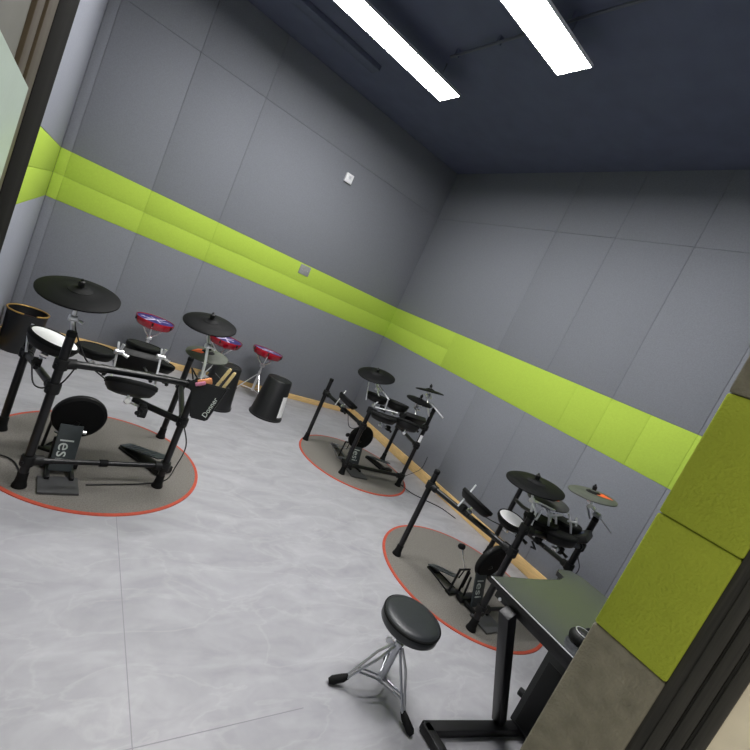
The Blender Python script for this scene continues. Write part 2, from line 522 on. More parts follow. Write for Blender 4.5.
def pad(t, name, c, dia, th, n, head=RUBBER, mount=None, rod=None):
    """playing pad: shell, rim, head; mount = point on the rack it is clamped to"""
    c = Vector(c); r = dia / 2; N = Vector(n).normalized(); F = frame(n)
    bm = new()
    lathe(bm, [(0, -th), (r * .55, -th), (r * .82, -th * .86), (r * .96, -th * .5), (r, -th * .2), (r, -.002), (r * .97, 0), (0, 0)], c, n, 40)
    p = obj(name, bm, BLACKM, t, ang=40)
    bm = new(); lathe(bm, [(r * .93, 0), (r * .94, .006), (r * .985, .008), (r * 1.03, .004), (r * 1.035, -.012), (r * .99, -.016)], c, n, 40); obj('rim', bm, RUBBER, p, ang=60)
    bm = new(); lathe(bm, [(r * .93, -.001), (r * .92, .004), (r * .5, .0055), (0, .006)], c, n, 40); obj('drum_head', bm, head, p, ang=60)
    if mount is not None:
        m_ = Vector(mount); b0 = c - N * th
        bm = new()
        el = b0 - N * .03
        tube(bm, [b0 + N * .01, el, m_], .006, 10)
        lathe(bm, [(0, -.015), (.013, -.015), (.013, .015), (0, .015)], el, F @ Vector((0, 1, 0)), 12)
        obj('mounting_rod', bm, CHROME, p)
        for q in (rod or []):
            bm = new(); tube(bm, q, .0055, 8); obj('chrome_rod', bm, CHROME, p)
        bm = new(); box(bm, m_, (.036, .034, .04), bev=.005); tube(bm, [m_, m_ + Vector((.0, -.05, -.01))], [.005, .010], 8)
        obj('clamp', bm, BLACKM, p)
    return p

POST_R = .0185
def clamp(bm, p, d):
    p = Vector(p); d = Vector(d).normalized()
    lathe(bm, [(0, -.024), (.027, -.024), (.0285, -.02), (.0285, .02), (.027, .024), (0, .024)], p, (0, 0, 1), 18)
    tube(bm, [p, p + d * .055], .0235, 14)
    q = p + Vector((-.02, -.03, 0)); tube(bm, [p, q], .006, 8)

def rack(t, K):
    for nme in 'abdc':
        x, y = K[nme]; top = K['top_' + nme]
        bm = new(); tube(bm, [(x, y, .04), (x, y, top)], POST_R, 18)
        po = obj('post', bm, BLACK, t)
        bm = new(); lathe(bm, [(0, .0066), (.030, .0066), (.0295, .014), (.024, .03), (.0215, .055), (.0215, .075), (.0185, .08)], (x, y, 0), seg=20)
        obj('rubber_foot', bm, RUBBER, po)
        bm = new(); lathe(bm, [(.0195, top - .02), (.0195, top), (.016, top + .004), (0, top + .004)], (x, y, 0), seg=18)
        obj('end_cap', bm, RUBBER, po)
    def P(n, z): return Vector((*K[n], z))
    for (n1, z1, n2, z2, r, bow) in K['bars']:
        p, q = P(n1, z1), P(n2, z2); d = q - p; mid = (p + q) / 2 + Vector(bow)
        bm = new()
        pts = smooth_path([p, p + d * .12 + Vector(bow) * .75, mid, q - d * .12 + Vector(bow) * .75, q], 5) if Vector(bow).length else [p, q]
        tube(bm, pts, r, 16)
        o = obj('crossbar', bm, BLACK, t)
        bm = new(); clamp(bm, p, pts[1] - p); obj('joint_clamp', bm, BLACKM, o)
        bm = new(); clamp(bm, q, pts[-2] - q); obj('joint_clamp', bm, BLACKM, o)
        if K.get('collar') and r < .016:
            bm = new(); m_ = (p + q) / 2; tube(bm, [m_ - d.normalized() * .018, m_ + d.normalized() * .018], r + .005, 14); obj('collar', bm, RUBBER, o)

def module(t, c, n):
    F = frame(n)
    bm = new(); box(bm, c, (.21, .13, .045), F, bev=.008); o = obj('sound_module', bm, BLACKM, t)
    c = Vector(c)
    bm = new(); box(bm, c + F @ Vector((0, .02, .0235)), (.07, .04, .003), F, bev=.001); obj('display', bm, mat('display_glass', '2c3848', .15), o)
    for i in range(6):
        bm = new(); lathe(bm, [(.008, 0), (.008, .008), (0, .009)], c + F @ Vector((-.08 + i * .032, -.035, .022)), F @ Vector((0, 0, 1)), 10); obj('knob', bm, SLATE, o)

def cable(t, pts, r=.0035):
    bm = new(); tube(bm, smooth_path(pts, 6), r, 6); return obj('cable', bm, CABLE, t, ang=80)

def kick_tower(b, dx, ang, label, disc, group='bass drum pads'):
    """floor plate, upright board with pale lettering, round pad on the far side"""
    c = Vector((b[0] + dx, b[1] - .0, .008)); Rz = Matrix.Rotation(ang, 3, 'Z')
    t = thing('bass_drum_pad', label, 'bass drum pad', (c.x, c.y, .006), group)
    def L(x, y, z): return c + Rz @ Vector((x, y, z))
    bm = new(); prism(bm, [(-.085, -.05), (.078, -.05), (.078, .09), (-.085, .09)], 0, .010, Rz, c)
    obj('base_plate', bm, PLATE, t)
    bm = new(); F = Rz
    for sx in (-.05, .05): box(bm, L(sx, .14, .015), (.02, .16, .022), F, bev=.003)
    box(bm, L(0, .20, .02), (.16, .05, .03), F, bev=.004)
    obj('base_frame', bm, BLACK, t)
    # upright board leans back a little
    tilt = R(20)
    U = Rz @ Vector((0, math.sin(tilt), math.cos(tilt))); X = Rz @ Vector((1, 0, 0)); N = X.cross(U)
    B0 = L(.0, .125, .02)
    FB = Matrix((X, U, N)).transposed()
    bm = new(); box(bm, B0 + U * .115, (.10, .23, .012), FB, bev=.003); bd = obj('upright_board', bm, SLATE, t)
    text_mesh('lettering', 'lesi', .085, .0009, B0 + U * .105 + X * -.008 + N * .0068, -U, X, LETTER, bd)
    D = Vector(disc); ND = -N
    ND = (Rz @ Vector((.0, .99, .12))).normalized()
    bm = new(); r = .117
    lathe(bm, [(0, -.028), (r * .9, -.028), (r, -.018), (r, .004), (r * .96, .010), (0, .012)], D, ND, 40)
    pd = obj('bass_pad', bm, RUBBER, t, ang=40)
    bm = new(); lathe(bm, [(r * .99, -.02), (r * 1.02, -.012), (r * 1.02, .0), (r * .99, .006)], D, ND, 40); obj('hoop', bm, BLACKM, pd)
    bm = new(); e = D - ND * .02
    tube(bm, [B0 + U * .12 - N * .02, B0 + U * .2 - N * .022, e - U * .02], .012, 10); tube(bm, [L(-.045, .2, .03), L(-.05, .21, .16)], .007, 8); tube(bm, [L(.045, .2, .03), L(.05, .21, .16)], .007, 8)
    obj('support_tube', bm, BLACK, t)
    bm = new(); lathe(bm, [(0, -.006), (.009, -.006), (.009, .008), (0, .010)], B0 + U * .20 + X * .058, X, 10); tube(bm, [B0 + U * .20 + X * .03, B0 + U * .20 + X * .06], .004, 8); obj('wing_bolt', bm, CHROME, t)
    return t

def bass_pedal(heel, toe, label, material=BLACK, beater=.10):
    """heel is the low end, toe the end at the pad"""
    h = Vector(heel) + Vector((0, 0, .007)); q = Vector(toe) + Vector((0, 0, .007)); d = (q - h); Ln = d.length; d.normalize()
    s = Vector((0, 0, 1)).cross(d)
    t = thing('bass_drum_pedal', label, 'drum pedal', (h + q) / 2 - Vector((0, 0, .007)), 'bass drum pedals')
    Fr = Matrix((d, s, Vector((0, 0, 1)))).transposed()
    bm = new()
    box(bm, h + d * .03 + Vector((0, 0, .006)), (.06, .07, .012), Fr, bev=.003)
    for k in (-1, 1): tube(bm, [h + s * k * .028 + Vector((0, 0, .006)), q + s * k * .05 + Vector((0, 0, .006))], .0045, 8)
    box(bm, q + Vector((0, 0, .008)), (.04, .12, .016), Fr, bev=.003)
    obj('pedal_base', bm, material, t)
    bm = new(); a = math.atan2(.085, Ln)
    U = (d * math.cos(a) + Vector((0, 0, math.sin(a)))); F2 = Matrix((U, s, U.cross(s))).transposed()
    prism(bm, [(0, -.03), (Ln * .5, -.035), (Ln * .95, -.03), (Ln * 1.0, -.012), (Ln * 1.0, .012), (Ln * .95, .03), (Ln * .5, .035), (0, .03)], .012, .018, F2, h + Vector((0, 0, .004)))
    for i in range(6): prism(bm, [(Ln * (.2 + .11 * i), -.024), (Ln * (.24 + .11 * i), -.024), (Ln * (.24 + .11 * i), .024), (Ln * (.2 + .11 * i), .024)], .018, .0205, F2, h + Vector((0, 0, .004)))
    obj('footboard', bm, SLATE if material is BLACK else STEELD, t)
    bm = new(); zt = .17
    for k in (-1, 1): tube(bm, [q + s * k * .05 + Vector((0, 0, .01)), q + s * k * .045 + Vector((0, 0, zt))], .0075, 10)
    tube(bm, [q - s * .05 + Vector((0, 0, zt)), q + s * .05 + Vector((0, 0, zt))], .007, 10)
    tube(bm, [q + s * .058 + Vector((0, 0, .04)), q + s * .058 + Vector((0, 0, zt - .02))], .009, 10)
    obj('pedal_tower', bm, BLACK, t)
    bm = new(); tube(bm, [q + Vector((0, 0, zt)), q - d * .01 + Vector((0, 0, .10))], .004, 6); obj('drive_strap', bm, RUBBER, t)
    if beater:
        b0 = q + Vector((0, 0, zt)); b1 = b0 - d * .085 + Vector((0, 0, beater)) + s * -.01
        bm = new(); tube(bm, [b0, b1], .0032, 8); bt = obj('beater_rod', bm, CHROME, t)
        bm = new(); ax = (d + Vector((0, 0, .5))).normalized(); lathe(bm, [(0, -.022), (.012, -.022), (.018, -.012), (.018, .014), (.012, .02), (0, .021)], b1, ax, 16); obj('beater_head', bm, RUBBER, bt)
    return t

def hihat_pedal(heel, toe, label):
    h = Vector(heel) + Vector((0, 0, .007)); q = Vector(toe) + Vector((0, 0, .007)); d = (q - h); Ln = d.length; d.normalize()
    s = Vector((0, 0, 1)).cross(d)
    t = thing('hi_hat_pedal', label, 'drum pedal', (h + q) / 2 - Vector((0, 0, .007)), 'hi-hat control pedals')
    Fr = Matrix((d, s, Vector((0, 0, 1)))).transposed()
    bm = new(); prism(bm, [(0, -.045), (Ln, -.05), (Ln, .05), (0, .045)], 0, .014, Fr, h); box(bm, q + Vector((0, 0, .022)), (.05, .11, .04), Fr, bev=.006)
    obj('pedal_base', bm, BLACKM, t)
    a = math.atan2(.075, Ln); U = (d * math.cos(a) + Vector((0, 0, math.sin(a)))); F2 = Matrix((U, s, U.cross(s))).transposed()
    bm = new(); prism(bm, [(0, -.036), (Ln * .96, -.040), (Ln, -.02), (Ln, .02), (Ln * .96, .040), (0, .036)], .014, .021, F2, h)
    for i in range(7): prism(bm, [(Ln * (.12 + .11 * i), -.03), (Ln * (.16 + .11 * i), -.03), (Ln * (.16 + .11 * i), .03), (Ln * (.12 + .11 * i), .03)], .021, .0235, F2, h)
    obj('footboard', bm, SLATE, t)
    return t

# --- kit nearest the left wall
KA = dict(a=(-.033, 2.709), b=(.1, 2.19), d=(.70, 2.3), c=(.79, 2.919), top_a=.50, top_b=.765, top_d=.66, top_c=.60, collar=True,
    bars=[('a', .45, 'b', .50, .0165, (0, 0, 0)), ('b', .14, 'd', .135, .013, (0, 0, 0)), ('b', .615, 'd', .62, .0175, (0, 0, .012)), ('d', .408, 'c', .40, .0165, (0, 0, 0))])
t = thing('electronic_drum_kit', 'black electronic drum kit nearest the left wall, with a stick bag hanging from it', 'drum kit', (.39, 2.5, 0), 'electronic drum kits')
rack(t, KA)
cymbal(t, 'crash_cymbal', (0.079, 2.214, 0.941), .312, (-.09, -.23, 1), stand=[(0.086, 2.213, 0.819), (0.116, 2.244, 0.692), (0.100, 2.190, 0.676)])
cymbal(t, 'ride_cymbal', (0.675, 2.397, 0.961), .278, (-.15, -.20, 1), stand=[(0.696, 2.360, 0.838), (0.703, 2.314, 0.749), (0.702, 2.289, 0.677)])
cymbal(t, 'hi_hat_cymbal', (0.742, 2.466, 0.774), .235, (-.08, -.08, 1), OLIVE, arrow=(-1, -.1, 0), stand=[(0.731, 2.392, 0.668), (0.717, 2.319, 0.621)])
pad(t, 'snare_pad', (0.055, 2.398, 0.652), .208, .06, (.23, .0, 1), WHITE, mount=(0.020, 2.403, 0.522), rod=[[(-0.039, 2.450, 0.680), (-0.042, 2.442, 0.621), (-0.030, 2.421, 0.551)]])
pad(t, 'tom_pad', (0.247, 2.634, 0.584), .185, .05, (.02, .05, 1), mount=(0.288, 2.456, 0.545))
pad(t, 'tom_pad', (0.459, 2.639, 0.669), .185, .06, (.02, .10, 1), mount=(0.487, 2.388, 0.588))
pad(t, 'floor_tom_pad', (0.393, 2.230, 0.581), .225, .055, (.02, .50, 1), mount=(0.472, 2.227, 0.472), rod=[[(0.310, 2.466, 0.700), (0.314, 2.432, 0.668), (0.318, 2.357, 0.542)], [(0.493, 2.385, 0.747), (0.497, 2.364, 0.715), (0.496, 2.252, 0.578)]])
module(t, (0.435, 2.531, 0.602), (0, .8, .5))
pad(t, 'tom_pad', (0.561, 2.638, 0.601), .17, .05, (.15, .1, 1), mount=(0.579, 2.441, 0.570))
bm = new(); tube(bm, [(0.700, 2.300, 0.408), (0.547, 2.417, 0.408), (0.472, 2.484, 0.408)], .018, 14); e = obj('extension_arm', bm, BLACK, t)
bm = new(); box(bm, (0.477, 2.220, 0.454), (.04, .04, .05), bev=.006); tube(bm, [(0.477, 2.220, 0.454), (0.446, 2.169, 0.465)], [.006, .012], 8); obj('clamp', bm, BLACKM, e)
for p in ((0.319, 2.415, 0.664), (0.496, 2.352, 0.713)):
    bm = new(); p = Vector(p); lathe(bm, [(0, -.02), (.013, -.02), (.013, .02), (0, .02)], p, (1, .2, 0), 12); tube(bm, [p, p + Vector((.045, -.01, -.012))], [.005, .010], 8); tube(bm, [p, p + Vector((.01, 0, .045))], [.006, .008], 8)
    obj('wing_clamp', bm, CHROME, t)
cable(t, [(0.086, 2.227, 0.899), (0.102, 2.233, 0.786), (0.171, 2.223, 0.663), (0.205, 2.253, 0.622)])
cable(t, [(0.164, 2.223, 0.631), (0.133, 2.171, 0.559), (0.101, 2.182, 0.483), (0.103, 2.174, 0.448)])
cable(t, [(-0.000, 2.275, 0.572), (0.027, 2.215, 0.497), (0.063, 2.187, 0.490), (0.086, 2.198, 0.511)])
cable(t, [(0.207, 2.250, 0.614), (0.265, 2.202, 0.593), (0.312, 2.224, 0.562)])
cable(t, [(0.692, 2.228, 0.423), (0.722, 2.165, 0.337), (0.700, 2.126, 0.237), (.74, 2.33, .03), (.62, 2.30, .012), (.45, 2.26, .012), (.36, 2.24, .012)])
cable(t, [(-.25, 2.5, .006), (-.02, 2.44, .012), (.05, 2.40, .012), (.085, 2.32, .012), (.10, 2.24, .02)])
kick_tower((.1, 2.19), .15, R(4), 'black bass drum pad with lesi lettering, in the kit nearest the left wall', (.255, 2.425, .285))
bass_pedal((.30, 2.76, 0), (.20, 2.54, 0), 'dark bass pedal behind the lettered pad of the leftmost drum kit', beater=.04)
hihat_pedal((.56, 2.70, 0), (.74, 2.45, 0), 'flat black hi-hat pedal beside the right front post of the leftmost kit')

# stick bag and sticks hanging from that kit
t = thing('stick_bag', 'black nylon stick bag with white lettering hanging from the leftmost kit', 'bag', (.775, 2.215, .56))
c1, c2, c3, c4 = [Vector(v) for v in ((0.649, 2.229, 0.679), (0.801, 2.117, 0.709), (0.758, 2.117, 0.515), (0.691, 2.166, 0.500))]
X = (c2 - c1).normalized(); Nb = X.cross((c4 - c1)).normalized()
bm = new(); a = [bm.verts.new(v + Nb * .004) for v in (c1, c2, c3, c4)]; b = [bm.verts.new(v - Nb * .026) for v in (c1, c2, c3, c4)]
bm.faces.new(a); bm.faces.new(b[::-1])
for i in range(4): bm.faces.new((a[i], b[i], b[(i + 1) % 4], a[(i + 1) % 4]))
bmesh.ops.bevel(bm, geom=bm.edges[:], offset=.006, segments=2, affect='EDGES')
pouch = obj('pouch', bm, BAGM, t)
sg = 1 if Nb.dot(Vector((0, 0, CAM_Z)) - c1) > 0 else -1
d23 = (c2 - c3).normalized()
mid = (c2 * .38 + c3 * .62) * .86 + (c1 + c4) * .07
text_mesh('lettering', 'Donner', .036, .0006, mid + Nb * (sg * (.0055 if sg > 0 else .028)), d23, Nb.cross(d23) * sg, LETTER, pouch)
bm = new(); tube(bm, [c1, c1 + Vector((-.02, .02, .05)), Vector((.70, 2.29, .655))], .004, 6); tube(bm, [c2, (c1 + c2) / 2 + Vector((0, 0, .06)), Vector((.705, 2.285, .655))], .003, 6); obj('strap', bm, BAGM, t)
for (p0, p1, lb) in (((0.738, 2.162, 0.651), (0.779, 2.138, 0.809), 'pale wooden drumstick in the stick bag, left of the pair'), ((0.766, 2.141, 0.650), (0.800, 2.121, 0.799), 'pale wooden drumstick in the stick bag, right of the pair')):
    p0 = Vector(p0); p1 = Vector(p1); d = p1 - p0; p0 = p0 - d * .2
    bm = new(); tube(bm, [p0, p0 + d * .1, p1 - d * .05, p1], [.006, .0085, .0085, .006], 10)
    tag(obj('drumstick', bm, STICK, loc=p0), lb, 'drumstick', 'drumsticks in the stick bag')
tw = thing('folded_cloth', 'small orange and pink cloth tucked in the stick bag', 'cloth', (.74, 2.26, .64))
bm = new(); c = Vector((0.693, 2.173, 0.697)); box(bm, c, (.07, .012, .035), Matrix.Rotation(R(-25), 3, 'Y'), bev=.005); obj('cloth_fold', bm, mat('orange_cloth', 'd08a5a', .8, var=.3, scale=40), tw)
bm = new(); box(bm, c + Vector((-.02, -.008, -.012)), (.05, .01, .02), Matrix.Rotation(R(-25), 3, 'Y'), bev=.004); obj('cloth_edge', bm, mat('pink_cloth', 'c07a96', .8, var=.2, scale=40), tw)

# --- kit in the far corner
KB = dict(a=(2.145, 3.372), b=(2.243, 2.787), c=(3.028, 3.24), d=(2.847, 2.714), top_a=.64, top_b=.63, top_d=.80, top_c=.50,
    bars=[('a', .50, 'b', .462, .0165, (0, 0, 0)), ('b', .10, 'd', .105, .0155, (0, 0, 0)), ('b', .61, 'd', .61, .0175, (0, -.03, 0)), ('d', .423, 'c', .40, .0165, (0, 0, 0))])
t = thing('electronic_drum_kit', 'black electronic drum kit in the far room corner, smallest of the three', 'drum kit', (2.56, 3.03, 0), 'electronic drum kits')
rack(t, KB)
cymbal(t, 'crash_cymbal', (2.238, 2.906, 0.900), .325, (-.28, -.11, 1), stand=[(2.271, 2.861, 0.785), (2.301, 2.801, 0.716), (2.257, 2.797, 0.650)])
cymbal(t, 'ride_cymbal', (2.789, 2.808, 0.934), .262, (-.065, .2, 1), stand=[(2.775, 2.784, 0.881), (2.765, 2.743, 0.816), (2.847, 2.714, 0.700)])
cymbal(t, 'hi_hat_cymbal', (2.695, 2.773, 0.826), .245, (-.035, -.035, 1), stand=[(2.672, 2.751, 0.750), (2.663, 2.694, 0.667)])
for q, r_ in (([(2.266, 2.872, 0.827), (2.346, 2.747, 0.750)], .0075), ([(2.795, 2.749, 0.841), (2.831, 2.559, 0.779)], .0075), ([(2.216, 2.932, 0.808), (2.224, 2.876, 0.663)], .004), ([(2.339, 2.751, 0.747), (2.340, 2.733, 0.643)], .006), ([(2.266, 2.778, 0.651), (2.424, 2.663, 0.685)], .006)):
    bm = new(); tube(bm, q, r_, 8); obj('boom_rod', bm, CHROME, t)
pad(t, 'snare_pad', (2.190, 3.053, 0.576), .195, .048, (.43, -.05, 1), mount=(2.155, 3.025, 0.483), rod=[[(2.144, 3.086, 0.638), (2.113, 3.073, 0.577), (2.092, 3.075, 0.493)]])
pad(t, 'tom_pad', (2.323, 2.875, 0.727), .19, .06, (.05, .10, 1), mount=(2.331, 2.768, 0.662))
pad(t, 'tom_pad', (2.488, 2.789, 0.738), .20, .07, (.05, .12, 1), mount=(2.501, 2.691, 0.671))
pad(t, 'floor_tom_pad', (2.278, 2.640, 0.636), .22, .05, (.02, .15, 1), mount=(2.347, 2.611, 0.554))
module(t, (2.576, 2.633, 0.667), (.1, .7, .6))
pad(t, 'tom_pad', (2.474, 2.556, 0.655), .20, .06, (.2, .3, 1), mount=(2.584, 2.568, 0.625))
bm = new(); p = Vector((2.847, 2.714, .50)); lathe(bm, [(POST_R + .001, -.035), (POST_R + .001, .035)], p, seg=10, a0=R(200), a1=R(290)); obj('price_label', bm, WHITEP, t)
cable(t, [(2.226, 2.791, 0.476), (2.197, 2.805, 0.425), (2.172, 2.872, 0.405), (2.164, 2.957, 0.497)])
cable(t, [(2.86, 2.70, .03), (2.93, 2.72, .014), (3.03, 2.86, .01), (3.15, 2.95, .008), (3.31, 2.96, .10), (3.335, 2.97, .24)], .003)
cable(t, [(2.86, 2.69, .03), (2.93, 2.60, .012), (3.05, 2.50, .006), (3.16, 2.40, .006), (3.21, 2.25, .006)], .004)
kick_tower((2.243, 2.787), .175, R(-6), 'black bass drum pad with lesi lettering, in the far corner kit', (2.43, 2.985, .29))
bass_pedal((2.47, 3.37, 0), (2.42, 3.08, 0), 'silver bass drum pedal behind the lettered pad of the far corner kit', STEELD, beater=.04)
hihat_pedal((2.82, 3.22, 0), (2.87, 2.95, 0), 'black hi-hat pedal between the right posts of the far corner kit')

# --- kit beside the desk
KC = dict(a=(2.119, 1.761), b=(2.222, 1.145), c=(3.10, 1.77), d=(2.83, 1.10), top_a=.63, top_b=.745, top_d=.80, top_c=.66,
    bars=[('a', .525, 'b', .514, .0165, (0, 0, 0)), ('b', .14, 'd', .14, .013, (0, 0, 0)), ('b', .66, 'd', .60, .0175, (0, -.02, 0)), ('d', .45, 'c', .36, .0165, (0, 0, 0))])
t = thing('electronic_drum_kit', 'black electronic drum kit beside the desk, with an orange arrow on one cymbal', 'drum kit', (2.54, 1.45, 0), 'electronic drum kits')
rack(t, KC)
cymbal(t, 'crash_cymbal', (2.264, 1.233, 0.894), .318, (-.18, .05, 1), stand=[(2.272, 1.210, 0.799), (2.306, 1.176, 0.748), (2.284, 1.155, 0.679)])
cymbal(t, 'hi_hat_cymbal', (2.747, 1.150, 0.933), .278, (-.14, .13, 1), OLIVE, arrow=(.48, -.87, 0), stand=[(2.763, 1.136, 0.854), (2.821, 1.114, 0.832), (2.830, 1.100, 0.788)])
cymbal(t, 'ride_cymbal', (2.488, 1.238, 0.808), .24, (-.15, .05, 1), mat('grey_cymbal', '343533', .6, var=.1), arrow=(.9, -.1, 0), stand=[(2.522, 1.197, 0.724), (2.480, 1.154, 0.657)], nut=False)
pad(t, 'snare_pad', (2.092, 1.387, 0.656), .20, .048, (.39, -.06, 1), mount=(2.014, 1.399, 0.596), rod=[[(2.061, 1.424, 0.733), (2.025, 1.416, 0.670), (1.982, 1.411, 0.598)]])
pad(t, 'tom_pad', (2.272, 1.260, 0.641), .16, .045, (-.12, -.10, 1), WHITE, mount=(2.292, 1.184, 0.587))
pad(t, 'tom_pad', (2.455, 1.204, 0.687), .19, .07, (-.05, .08, 1), mount=(2.393, 1.135, 0.602))
pad(t, 'tom_pad', (2.669, 1.171, 0.710), .18, .06, (0, .10, 1), mount=(2.614, 1.114, 0.652))
pad(t, 'floor_tom_pad', (2.482, 1.094, 0.682), .20, .06, (0, .25, 1), mount=(2.561, 1.079, 0.583))
module(t, (2.704, 1.087, 0.670), (-.2, .6, .8))
for q in ([(2.305, 1.210, 0.796), (2.423, 1.144, 0.787)], [(2.394, 1.164, 0.770), (2.408, 1.147, 0.738), (2.429, 1.112, 0.627), (2.422, 1.115, 0.618)], [(2.548, 1.125, 0.789), (2.574, 1.095, 0.732), (2.594, 1.064, 0.642), (2.583, 1.071, 0.630)],
          [(2.387, 1.152, 0.746), (2.468, 1.121, 0.780)], [(2.533, 1.105, 0.756), (2.595, 1.084, 0.762)], [(2.347, 1.173, 0.767), (2.317, 1.161, 0.709)], [(2.300, 1.215, 0.798), (2.285, 1.190, 0.737)], [(2.588, 1.094, 0.788), (2.596, 1.081, 0.744)], [(2.452, 1.144, 0.769), (2.466, 1.125, 0.718)]):
    bm = new(); tube(bm, q, .0065, 8); obj('boom_rod', bm, CHROME, t)
bm = new(); tube(bm, [(2.838, 1.085, 0.811), (2.934, 1.027, 0.753)], .0045, 6); lathe(bm, [(0, -.02), (.016, -.02), (.016, .02), (0, .02)], (2.820, 1.100, 0.820), (0, 1, 0), 12); tube(bm, [(2.748, 1.148, 0.852), (2.794, 1.113, 0.781)], .006, 8); obj('tilter', bm, STEELD, t)
bm = new(); tube(bm, [(2.390, 1.359, 0.710), (2.385, 1.298, 0.703), (2.333, 1.215, 0.724)], .011, 10); obj('side_arm', bm, BLACK, t)
bm = new(); tube(bm, [(2.350, 1.141, 0.589), (2.354, 1.107, 0.563), (2.315, 1.113, 0.571)], .006, 8); obj('thumb_screw', bm, BLACK, t)
cable(t, [(2.139, 1.341, 0.595), (2.225, 1.335, 0.572), (2.382, 1.336, 0.539), (2.442, 1.292, 0.547)], .003)
cable(t, [(2.733, 1.078, 0.601), (2.858, 1.132, 0.361), (2.862, 1.167, 0.216), (3.05, 1.5, .02)], .003)
cable(t, [(2.754, 1.055, 0.563), (2.876, 1.064, 0.418), (2.9, 1.2, .05), (2.95, 1.25, .012)], .003)
kick_tower((2.222, 1.145), .17, R(0), 'black bass drum pad seen edge-on in the kit beside the desk', (2.43, 1.345, .295))
bass_pedal((2.334, 1.637, 0), (2.335, 1.41, 0), 'black bass drum pedal with raised beater in the kit beside the desk')
hihat_pedal((2.86, 1.62, 0), (2.84, 1.36, 0), 'black hi-hat pedal of the kit beside the desk')

# ------------------------------------------------------------------ practice pads on stands
def practice_pad(c, rz, label, roll=(0, 0)):
    cx, cy, cz = c; r = .162
    t = thing('practice_pad', label, 'practice pad', (cx, cy, 0), 'red practice pads along the wall')
    n = Vector((roll[0], roll[1], 1)).normalized(); C0 = Vector(c); F = frame(n)
    bm = new(); lathe(bm, [(0, -.07), (r * .6, -.068), (r * .86, -.05), (r * .98, -.018), (r, .004), (r * .99, .014), (r * .95, .014), (r * .93, .004), (0, .004)], C0, n, 40); sh = obj('shell', bm, RED, t)
    bm = new(); lathe(bm, [(r * .93, .004), (r * .92, .010), (0, .011)], C0, n, 40); hd = obj('drum_head', bm, BLUE, t)
    bm = new()
    for ang_, L0, w in ((.5, .9, .014), (-.35, .8, .012), (1.7, .5, .010)):
        ca, sa = math.cos(ang_ + rz), math.sin(ang_ + rz)
        q = [(-L0, -w / r), (L0, -w / r * .4), (L0, w / r * .4), (-L0, w / r)]
        q = [(r * .95 * (x * ca - y * sa), r * .95 * (x * sa + y * ca)) for x, y in q]
        prism(bm, q, .0105, .0115 + .0008 * ang_, F, C0)
    obj('pale_stripe', bm, mat('pale_violet_print', 'd9cdea', .5), hd)
    for k in range(6):
        a = k * math.pi / 3 + rz; bm = new()
        lathe(bm, [(0, -.014), (.007, -.014), (.007, .012), (0, .014)], C0 + F @ Vector((r * 1.02 * math.cos(a), r * 1.02 * math.sin(a), -.004)), n, 10)
        obj('lug', bm, BLACKM, sh)
    H0 = Vector((cx, cy, cz - .16))
    for k in range(3):
        bm = new()
        a = k * 2 * math.pi / 3 + rz
        e = Vector((math.cos(a), math.sin(a), 0))
        e2 = C0 + e * (r * .9) + Vector((0, 0, -.03))
        tube(bm, [H0, H0 + e * .05 + Vector((0, 0, .03)), e2, e2 + Vector((0, 0, .03))], .006, 8)
        obj('basket_arm', bm, CHROME, t)
    bm = new(); tube(bm, [(cx, cy, cz - .15), (cx, cy, .09)], .0105, 12); tube(bm, [(cx, cy, .3), (cx, cy, .075)], .014, 12)
    lathe(bm, [(0, -.02), (.02, -.02), (.02, .02), (0, .02)], H0, (1, 0, 0), 14)
    obj('column', bm, CHROME, t)
    for k in range(3):
        a = k * 2 * math.pi / 3 + rz + .5; e = Vector((math.cos(a), math.sin(a), 0)); base = Vector((cx, cy, 0))
        bm = new()
        tube(bm, [base + e * .014 + Vector((0, 0, .26)), base + e * .18 + Vector((0, 0, .02))], .006, 8)
        tube(bm, [base + e * .012 + Vector((0, 0, .09)), base + e * .12 + Vector((0, 0, .095))], .004, 8)
        lg = obj('leg', bm, CHROME, t)
        bm = new(); tube(bm, [base + e * .155 + Vector((0, 0, .042)), base + e * .2 + Vector((0, 0, .013))], [.010, .012], 10); obj('rubber_foot', bm, RUBBER, lg)
    return t
practice_pad((.74, 4.22, .487), .3, 'red and violet practice pad on a stand, leftmost, behind the nearest kit')
practice_pad((1.388, 4.24, .512), 1.0, 'red and violet practice pad on a stand, partly behind the small black cymbal')
practice_pad((1.845, 4.25, .525), .2, 'red and violet practice pad on a stand beside the upturned bucket with white label', (0.05, 0.06))

# ------------------------------------------------------------------ bins
def bucket(c, label, rb, rt, h, sticker=None):
    t = thing('upturned_bucket', label, 'bucket', (c[0], c[1], 0), 'black plastic buckets on the floor')
    bm = new(); lathe(bm, [(rb - .006, .0005), (rb + .008, .0005), (rb + .009, .016), (rb, .018), (rb - (rb - rt) * .06, .03), (rt + .004, h - .012), (rt - .002, h - .002), (rt - .012, h), (rt - .016, h - .004), (0, h - .004)], (c[0], c[1], 0), seg=48)
    o = obj('bucket_wall', bm, BIN, t)
    bm = new(); lathe(bm, [(rt * .55, h - .004), (rt * .6, h - .001), (rt * .66, h - .001), (rt * .7, h - .004)], (c[0], c[1], 0), seg=40); obj('bottom_ring', bm, BIN, t)
    if sticker:
        a0, a1, z0, z1 = sticker; bm = new()
        f = lambda z: rb + (rt - rb) * (z - .03) / (h - .03) + .0035
        lathe(bm, [(f(z0) - .002, z0), (f(z0), z0), (f(z1), z1), (f(z1) - .002, z1)], (c[0], c[1], 0), seg=10, a0=a0, a1=a1)
        obj('white_sticker', bm, WHITEP, t)
    return t
bucket((1.875, 3.80), 'upturned black plastic bucket with a white label, on the floor by the red pad', .158, .118, .40, (R(-72), R(-40), .05, .26))
